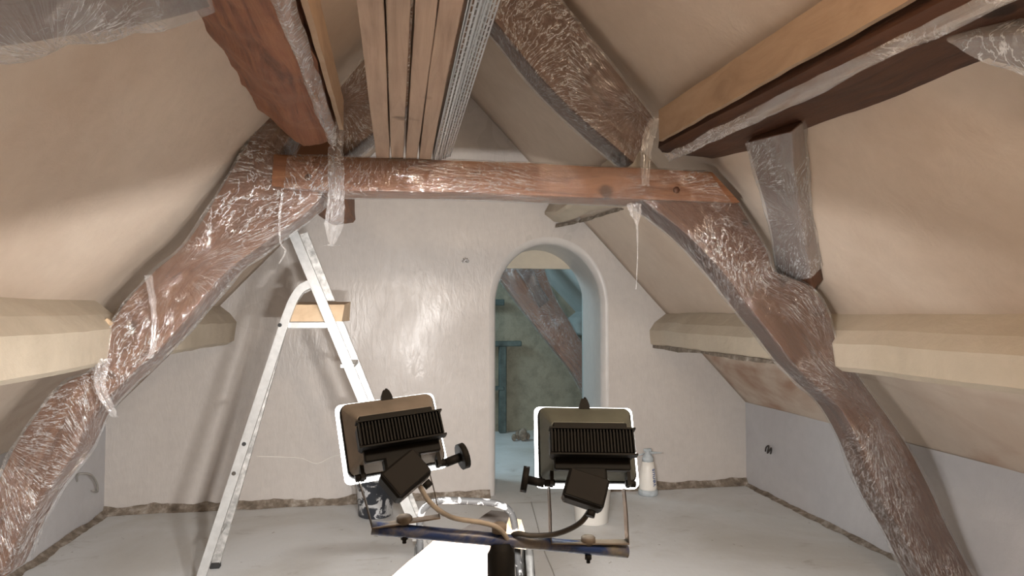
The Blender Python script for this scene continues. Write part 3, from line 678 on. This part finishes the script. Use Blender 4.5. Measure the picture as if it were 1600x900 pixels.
fl2 = floodlight('right floodlight, upright, with dark greenish housing and glowing glass edge', L2, (TILT, math.radians(1), math.radians(-8)), W2, H2, -1, math.radians(18), -.016, simple('dusty_green_lamp_housing', (.10, .115, .10), .5, .3, .25, 14))
for f_, w_, h_ in ((fl1, W1, H1), (fl2, W2, H2)):
    area('flood_lamp', (0, -.040, 0), (PI/2, 0, 0), w_*.62, .012, FLOOD_W, (1, .965, .935), f_, math.radians(170))
# crossbar and stand
P0 = onY(581, 825, 1.13); P1 = onY(980, 862, 1.13); mid = P0.lerp(P1, .47)
stand = thing('lamp_stand', 'blue twin-lamp stand with dusty crossbar and black clamp', 'lamp stand', (mid.x, mid.y, 0))
adopt(MB().tube([P0.lerp(P1, t) for t in (0, .25, .5, .75, 1)], .0108, 18).build('crossbar', M['crossbar']), stand)
pc = onY(783, 838, 1.13)
PXc, PYc = pc.x, pc.y
mb = MB(); zt = pc.z
mb.lathe([(.0, zt-.082), (.0215, zt-.082), (.0235, zt-.078), (.0235, zt-.030), (.019, zt-.022), (.017, zt-.010), (.0, zt-.010)], 20, Matrix.Translation((PXc, PYc, 0))); adopt(mb.build('clamp_collar', M['knob']), stand)
adopt(MB().tube([(PXc, PYc, zt-.078), (PXc, PYc, .62)], .019, 18).build('upper_pole', M['crossbar']), stand)
adopt(MB().tube([(PXc, PYc, .66), (PXc, PYc, .12)], .024, 18).build('lower_pole', M['crossbar']), stand)
mb = MB(); mb.lathe([(0, -.006), (.012, -.006), (.013, .0), (.013, .007), (.009, .010), (0, .010)], 12, Matrix.Translation((PXc-.004, PYc-.004, zt+.014))); adopt(mb.build('centre_bolt', M['dusty']), stand)
for a in range(3):
    an = math.radians(90+120*a); e = Vector((PXc+.42*math.cos(an), PYc+.42*math.sin(an), .012)); 
    adopt(MB().tube([(PXc+.02*math.cos(an), PYc+.02*math.sin(an), .55), e], .011, 10).build('tripod_leg', M['crossbar']), stand)
def bracket(fl, base_l, base_r, top_l, top_r, bolt, m1):
    """flat U strip: base on the crossbar, two thin arms up to the lamp"""
    root = fl
    mb = MB(); n = 10; 
    a, b = base_l, base_r; rings = []
    for i in range(n+1):
        p = a.lerp(b, i/n); rings.append([p+Vector((0, -.011, 0)), p+Vector((0, .011, 0)), p+Vector((0, .011, .0022)), p+Vector((0, -.011, .0022))])
    mb.loft(rings, smooth=False); adopt(mb.build('bracket_base', m1), stand)
    for p, q in ((base_l, top_l), (base_r, top_r)):
        mb = MB(); u = Vector((.0009, 0, 0)); w = Vector((0, .009, 0)); k = p.lerp(q, .55)+Vector((.001, 0, 0)); rings = []
        for c in (p, k, q): rings.append([c-u-w, c+u-w, c+u+w, c-u+w])
        mb.loft(rings, smooth=False); adopt(mb.build('bracket_arm', M['steel']), stand)
    mb = MB(); mb.lathe([(0, -.004), (.008, -.004), (.013, .001), (.013, .008), (.010, .011), (0, .011)], 10, Matrix.Translation(bolt+Vector((0, 0, .005)))); adopt(mb.build('bracket_bolt', M['dusty']), stand)
    mb = MB(); mb.tube([bolt+Vector((0, 0, 0)), bolt+Vector((0, 0, -.030))], .0035, 8); mb.lathe([(0, -.024), (.006, -.024), (.006, -.016), (0, -.016)], 6, Matrix.Translation(bolt)); adopt(mb.build('bolt_nut', M['knob']), stand)
Yb = 1.128
bracket(fl1, onY(582, 824, Yb), onY(687, 808, Yb), onY(560, 748, Yb), onY(670, 734, Yb), onY(632, 820, Yb), M['dusty'])
bracket(fl2, onY(860, 848, Yb), onY(980, 848, Yb), onY(857, 760, Yb), onY(974, 762, Yb), onY(919, 852, Yb), M['dusty'])
# cables
adopt(MB().tube(cat([onY(652, 752, 1.09), onY(672, 785, 1.09), onY(705, 808, 1.10), onY(750, 816, 1.11), onY(775, 823, 1.11), onY(790, 838, 1.12), onY(797, 862, 1.14), onY(798, 905, 1.16)], 8), .0042, 10).build('lamp_cable', M['cable_dusty']), stand)
adopt(MB().tube(cat([onY(922, 797, 1.09), onY(905, 818, 1.09), onY(870, 834, 1.10), onY(830, 837, 1.11), onY(808, 834, 1.12), onY(800, 845, 1.14), onY(801, 905, 1.16)], 8), .0046, 10).build('lamp_cable', M['cable']), stand)
# ------------------------------------------------------------------ step stool with hoop and workboard near the lamps
hs = thing('step_stool', 'plaster-splashed aluminium step stool with hoop handle behind the lamp crossbar', 'step stool', (onY(735, 880, 2.0).x, 2.0, 0))
Yh = 2.0
hp = [onY(655, 900, Yh), onY(656, 850, Yh), onY(656, 815, Yh), onY(662, 795, Yh), onY(682, 783, Yh), onY(730, 783, Yh), onY(775, 787, Yh), onY(797, 800, Yh), onY(805, 825, Yh), onY(808, 860, Yh), onY(812, 900, Yh)]
adopt(MB().tube(cat(hp, 6), .0105, 14).build('hoop_handle', M['hoop']), hs)
for (x0, x1, xb) in ((655, 655, 640), (826, 826, 850)):
    a = onY(x0, 850, Yh+.01); b = Vector((onY(xb, 1100, Yh).x, Yh-.10, .0)); 
    mb = MB(); mb.tube([a, b], .016, 4, flat=.8); adopt(mb.build('stile', M['alu_grey']), hs)
    c = Vector((b.x, Yh+.55, 0)); mb = MB(); mb.tube([a+Vector((0, .03, -.02)), c], .013, 4); adopt(mb.build('rear_leg', M['alu_grey']), hs)
xa, xb = onY(655, 850, Yh).x, onY(826, 850, Yh).x
for z, dy in ((.60, -.05), (.34, -.075)):
    adopt(MB().box(xa-.01, Yh+dy-.04, z, xb+.01, Yh+dy+.04, z+.02, .004).build('tread', M['alu_grey']), hs)
wb = thing('workboard', 'brightly lit pale board lying on the step stool in front of the lamps', 'board', onZ(720, 850, .84))
ZB = .845
def board_px(q, z, th, m, seed=0):
    mb = MB(); n_ = 14; rings = []
    for i in range(n_+1):
        t = i/n_; a = q[0].lerp(q[3], t); b = q[1].lerp(q[2], t); e = Vector((.004*frac(a+Vector((seed, 0, 0)), 7), 0, 0))
        rings.append([a+e, b-e, b-e+Vector((0, 0, -th)), a+e+Vector((0, 0, -th))])
    return mb.loft(rings, smooth=False).build('board', m)
adopt(board_px([onZ(560, 945, ZB), onZ(790, 945, ZB), onZ(783, 838, ZB), onZ(692, 832, ZB)], ZB, .035, M['bench']), wb)
ob = board_px([onZ(690, 848, ZB-.037), onZ(790, 850, ZB-.037), onZ(800, 800, ZB-.037), onZ(768, 797, ZB-.037)], ZB, .03, simple('dark_brown_board', (.045, .038, .033), .8, 0, .3, 12))  # one even dark grey-brown over the whole plank
ob.name = 'wooden_plank'; tag(ob, 'narrow brown plank under the hoop of the step stool', 'plank')
ob = board_px([onZ(786, 838, ZB), onZ(822, 842, ZB), onZ(815, 812, ZB), onZ(795, 808, ZB)], ZB, .03, M['block'], 3)
ob.name = 'wood_offcut'; tag(ob, 'small tan offcut by the right side of the hoop handle', 'wood offcut')
# ------------------------------------------------------------------ aluminium stepladder
YN, YFa = 3.82, 4.20
lad = thing('stepladder', 'tall aluminium stepladder standing open left of the floodlights', 'ladder', (onZ(480, 880).x, 4.0, 0))
def rail(pts, w, t, name, m=M['alu'], n=4):
    P = [Vector(p) for p in pts]; rings = []
    for i, p in enumerate(P):
        d = (P[min(i+1, len(P)-1)]-P[max(i-1, 0)]).normalized(); s = d.cross(Vector((0, 1, 0))).normalized()*w/2; u = Vector((0, t/2, 0))
        rings.append([p-s-u, p+s-u, p+s+u, p-s+u])
    mb = MB(); mb.loft(rings, smooth=False); return adopt(mb.build(name, m), lad)
def ext(p, q, z=0.0): t = (z-p.z)/(q.z-p.z); return p+(q-p)*t
sn = [onY(484, 444, YN), onY(470, 452, YN), onY(458, 470, YN), onY(448, 495, YN)]
foot = ext(onY(448, 495, YN), onY(316, 897, YN), .012)
rail(cat(sn, 5)+[foot], .046, .03, 'support_stile')
fs = onY(432, 505, YFa); ff = ext(fs, onY(336, 886, YFa), .012); rail([onY(492, 445, YFa), onY(470, 455, YFa), onY(452, 480, YFa), ff], .046, .03, 'support_stile', M['alu_dirty'])
cn = onY(456, 358, YN); cf = ext(cn, onY(567, 625, YN), .012); rail([cn, cf], .052, .03, 'climbing_stile')
gn = onY(475, 365, YFa); gf = ext(gn, onY(574, 612, YFa), .012); rail([gn, gf], .046, .03, 'climbing_stile', M['alu_dirty'])
for p in (foot, ff, cf, gf): adopt(MB().box(p.x-.028, p.y-.02, .0, p.x+.028, p.y+.02, .035, .004).build('rubber_foot', M['rubber']), lad)
pz = onY(470, 508, YN).z; px0, px1 = onY(438, 508, YN).x, onY(508, 508, YN).x
adopt(MB().box(px0, YN+.017, pz-.02, px1+.02, YFa-.017, pz+.018, .004).build('platform', M['alu']), lad)
def lerpz(a, b, z): return ext(a, b, z)
for z in (1.2, .95, .70, .45, .22):
    a = lerpz(cn, cf, z); b = lerpz(gn, gf, z); adopt(MB().box(a.x-.05, YN+.017, z-.012, a.x+.03, YFa-.017, z+.012, .003).build('tread', M['alu_dirty']), lad)
for z in (.95, .25):
    a = lerpz(sn[-1], foot, z); b = lerpz(fs, ff, z); adopt(MB().tube([(a.x, YN+.01, z), (b.x, YFa-.01, z)], .010, 8).build('brace_bar', M['alu_dirty']), lad)
for (x, y) in ((437, 508), (381, 694), (365, 740)):
    p = onY(x, y, YN-.02); adopt(MB().tube([p, p+Vector((0, .03, 0))], .011, 10).build('rivet', M['rubber'] if y < 700 else M['steel']), lad)
mb = MB(); b0 = onY(452, 503, YN+.10); b1 = onY(530, 503, YN+.10); zz = pz+.019
n_ = 10; rings = []
for i in range(n_+1):
    t = i/n_; x = b0.x+(b1.x-b0.x+.02)*t; j = .006*frac((x*8, 1, 2), 2)
    rings.append([Vector((x, YN+.03+j, zz)), Vector((x+.02, YFa-.03, zz)), Vector((x+.025, YFa-.03+j, zz+.115+j)), Vector((x+.012, YN+.06, zz+.095+.4*j))])
mb.loft(rings, smooth=False); o = mb.build('wood_block', M['block']); tag(o, 'pale brown wooden block lying on top platform of the stepladder', 'wood block')
wp = [onT(150, 520, .03), onT(172, 497, .03), onT(187, 508, .03), onT(166, 529, .03)]
mb = MB(); rings = [[p+BACK*d for p in wp] for d in (-.03, -.012)]; mb.loft(rings, smooth=False)
tag(mb.build('wood_offcut', M['block']), 'small tan wooden block where left moulding meets the wrapped leg', 'wood offcut')
# ------------------------------------------------------------------ buckets, sprayer
def bucket(name, label, c, r0, r1, h, m, tilt=0, handle=True):
    root = thing(name, label, 'bucket', (c[0], c[1], 0))
    mb = MB(); mb.lathe([(0, .004), (r0-.01, .0), (r0, .006), (r1-.004, h-.05), (r1+.004, h-.045), (r1+.004, h-.035), (r1, h-.03), (r1+.002, h-.01), (r1+.008, h), (r1+.004, h+.003), (r1-.003, h), (r1-.008, h-.05), (r0-.004, .015), (0, .012)], 36); mb.build('body', m, root)
    if handle:
        pts = [((r1+.008)*math.cos(a), -(r1*.5)*math.sin(a)-.03*math.sin(a), h-.04-.10*math.sin(a)) for a in [PI*k/16 for k in range(17)]]
        MB().tube(pts, .0025, 6).build('handle', M['wire'], root)
    return root
cB = onZ(586, 812); bucket('bucket', 'black bucket splashed with white plaster beside the ladder foot', (cB.x, cB.y+.12), .125, .15, .32, M['bucket'])
cW = onZ(932, 823); bucket('bucket', 'clean white plastic bucket standing behind the right floodlight', (cW.x, cW.y+.12), .118, .142, .30, M['white'], handle=False)
cS = onZ(1017, 777)
spr = thing('pump_sprayer', 'white pump spray bottle with blue lettering by the far wall', 'sprayer', (cS.x+.01, cS.y+.09, 0))
mb = MB(); mb.lathe([(0, 0), (.078, 0), (.082, .01), (.080, .035), (.075, .045), (.0, .045)], 24); mb.build('base', M['bluegrey'], spr)
mb = MB(); mb.lathe([(0, .04), (.072, .04), (.074, .06), (.068, .14), (.058, .22), (.048, .27), (.0, .275)], 24); mb.build('tank', M['white'], spr)
mb = MB(); mb.lathe([(0, .268), (.046, .268), (.047, .30), (.036, .315), (.025, .335), (.018, .36), (0, .365)], 20); mb.build('cap', M['bluegrey'], spr)
mb = MB(); mb.box(-.035, -.015, .35, .03, .015, .375, .005); mb.tube([(.02, 0, .34), (.055, 0, .338), (.10, 0, .336), (.125, -.002, .335)], [.012, .010, .006, .003], 10)
mb.tube([(-.03, 0, .335), (-.06, 0, .325), (-.10, 0, .325)], [.008, .006, .006], 8); mb.build('pump_head', M['bluegrey'], spr)
fc = bpy.data.curves.new('lettering', 'FONT'); fc.body = 'venus'; fc.size = .062; fc.extrude = .001; fc.align_x = 'CENTER'; fc.align_y = 'CENTER'
to = bpy.data.objects.new('tmp', fc); C.objects.link(to); bpy.context.view_layer.update()
me = bpy.data.meshes.new_from_object(to.evaluated_get(bpy.context.evaluated_depsgraph_get())); bpy.data.objects.remove(to); me.materials.clear(); me.materials.append(M['print'])
lt = bpy.data.objects.new('lettering', me); C.objects.link(lt); lt.parent = spr
for v in me.vertices:                                       # bend the word round the tank; word runs upwards
    x, y, z = v.co; hgt = .15+x; ang = -.28 + y/.062 - 0.0; r = (.074-.006*(hgt-.06)/.08 if hgt < .14 else .068-.010*(hgt-.14)/.08 if hgt < .22 else .058-.010*(hgt-.22)/.05) + .0012 + z
    ang = y/.066*-1
    v.co = (r*math.sin(ang+.42)*1.0, -r*math.cos(ang+.42), hgt)
# thin wire on the floor, wall wires and sockets
def wire(name, label, pts, r, m, cat_): return tag(MB().tube(cat(pts, 8), r, 6).build(name, m), label, cat_)
wire('floor_wire', 'thin grey wire trailing over the floor between the lamps', [onZ(830, 785)+Vector((0, 0, .004)), onZ(838, 815)+Vector((0, 0, .004)), onZ(850, 860)+Vector((0, 0, .004)), onZ(866, 900)+Vector((0, 0, .004)), onZ(880, 960)+Vector((0, 0, .004))], .0035, M['wire'], 'wire')
wire('wall_wire', 'thin pale string sagging along the far wall behind ladder', [onY(400, 713, YF-.01), onY(440, 714, YF-.01), onY(470, 716, YF-.012), onY(495, 724, YF-.015), onY(520, 713, YF-.012), onY(548, 709, YF-.01)], .0028, M['white'], 'string')
wire('coiled_cable', 'short cable loop sticking out of the left knee wall', [onX(120, 752, XL), onX(121, 743, XL+.02), onX(127, 740, XL+.05), onX(142, 742, XL+.07), onX(151, 755, XL+.06), onX(152, 768, XL+.05), onX(146, 766, XL+.05)], .008, M['wire'], 'cable')
wire('socket_wires', 'dark twisted wire ends on the right knee wall', [onX(1196, 705, XR), onX(1197, 699, XR-.03), onX(1201, 697, XR-.04), onX(1199, 708, XR-.04), onX(1205, 700, XR-.035), onX(1204, 709, XR-.01)], .006, M['dark_wire'], 'wires')
p = onY(727, 408, YF-.01); mb = MB()
for k in range(7): 
    a = k*2.3; mb.tube([p+Vector((.02*math.cos(a), 0, .012*math.sin(a*1.3))), p+Vector((.028*math.cos(a+1), -.02, .022*math.sin(a+1))), p+Vector((.012*math.cos(a+2), -.03, .018*math.sin(a+3)))], .005, 6)
tag(mb.build('wall_wires', M['foil']), 'small shiny knot of wires high on the far wall left of the arch', 'wires')
# ------------------------------------------------------------------ back room seen through the arch
slab([(XL, YE, 0), (XR, YE, 0), (XR, YE, KN), (APX, YE, APZ), (XL, YE, KN)], M['stone'], 'wall_back', .1, (0, 1, 0))
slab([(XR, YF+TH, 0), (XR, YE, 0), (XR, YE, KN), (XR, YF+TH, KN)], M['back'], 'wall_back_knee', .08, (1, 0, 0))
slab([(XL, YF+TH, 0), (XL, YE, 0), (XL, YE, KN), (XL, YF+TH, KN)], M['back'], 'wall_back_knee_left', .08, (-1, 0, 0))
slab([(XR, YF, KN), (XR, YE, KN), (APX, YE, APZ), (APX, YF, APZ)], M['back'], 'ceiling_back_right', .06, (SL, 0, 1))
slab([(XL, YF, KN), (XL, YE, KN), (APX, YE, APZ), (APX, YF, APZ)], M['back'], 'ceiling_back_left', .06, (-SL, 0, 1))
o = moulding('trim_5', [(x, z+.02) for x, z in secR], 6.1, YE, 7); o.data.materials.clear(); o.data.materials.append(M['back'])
Yq = 7.3
bq = [(onY(842, 390, Yq), onY(750, 390, Yq)), (onY(862, 455, Yq), onY(800, 460, Yq)), (onY(895, 512, Yq), onY(850, 525, Yq)), (onY(935, 580, Yq), onY(900, 590, Yq)), (onY(975, 650, Yq), onY(940, 670, Yq))]
b2 = beam('wrapped sloping timber in the back room seen through the arch', bq, .16, M['oak'], 'truss_leg', d=Vector((0, 1, 0)), seed=40)
adopt(wrap_mesh(bq, .16, Vector((0, 1, 0)), seed=17, grow=.01, tseed=40).build('plastic_wrap', M['film']), b2)
bq2 = [(onY(822, 400, Yq-.1), onY(800, 410, Yq-.1)), (onY(840, 440, Yq-.1), onY(825, 446, Yq-.1)), (onY(857, 470, Yq-.1), onY(845, 480, Yq-.1))]
b3 = beam('short dark wrapped brace above the back room timber', bq2, .06, M['oak_dark'], 'wind_brace', d=Vector((0, 1, 0)), seed=41, ch=.01)
adopt(wrap_mesh(bq2, .06, Vector((0, 1, 0)), seed=23, tseed=41).build('plastic_wrap', M['film']), b3)
bt = thing('door_frame', 'dark timber post with cross rails against the stone wall', 'door frame', (onY(784, 700, YE-.1).x, YE-.1, 0))
a = onY(786, 540, YE-.1); adopt(MB().box(a.x-.05, YE-.14, 0.0, a.x+.04, YE-.04, a.z, .01).build('post', M['teal_post']), bt)
for y, w in ((535, .05), (605, .035), (470, .06)):
    a = onY(770, y, YE-.1); adopt(MB().box(a.x-.8, YE-.15, a.z-w, a.x+.36 if y == 535 else a.x+.14, YE-.05, a.z+w*.3, .008).build('rail', M['teal_post']), bt)
for k in range(4):
    p_ = onZ(802+k*7, 688-(k % 2)*2); r_ = .03+.012*(k % 3)
    mb = MB(); rings = []
    for i in range(7):
        a_ = PI*i/6; rings.append([Vector((max(.002, r_*math.sin(a_))*math.cos(2*PI*j/9)*(1+.2*frac((i, j, k), 1)), max(.002, r_*math.sin(a_))*math.sin(2*PI*j/9), r_*1.4*(1-math.cos(a_)))) for j in range(9)])
    mb.loft(rings); o = mb.build('stone_lump', M['rubble']); o.location = (p_.x, p_.y-.05, 0)
    tag(o, ['leftmost stone lump at the foot of the back stone wall', 'second stone lump from the left at the back stone wall', 'third stone lump from the left at the back stone wall', 'rightmost stone lump at the foot of the back stone wall'][k], 'stone', 'stones in the back room')
# added fill bulb behind the camera, put in to soften the shadows
bb = thing('added_fill_bulb', 'added fill bulb under the ridge behind the viewer', 'lamp', (.62, .05, 2.41))
mb = MB(); mb.lathe([(0, .16), (.018, .16), (.02, .13), (.018, .10), (0, .10)], 12); mb.tube([(0, 0, .155), (0, 0, .78)], .003, 6); mb.build('socket', M['rubber'], bb)
mb = MB(); mb.lathe([(0, .105), (.014, .10), (.03, .06), (.033, .03), (.025, .005), (0, -.005)], 16); mb.build('fill_bulb_glass', M['glass'], bb)
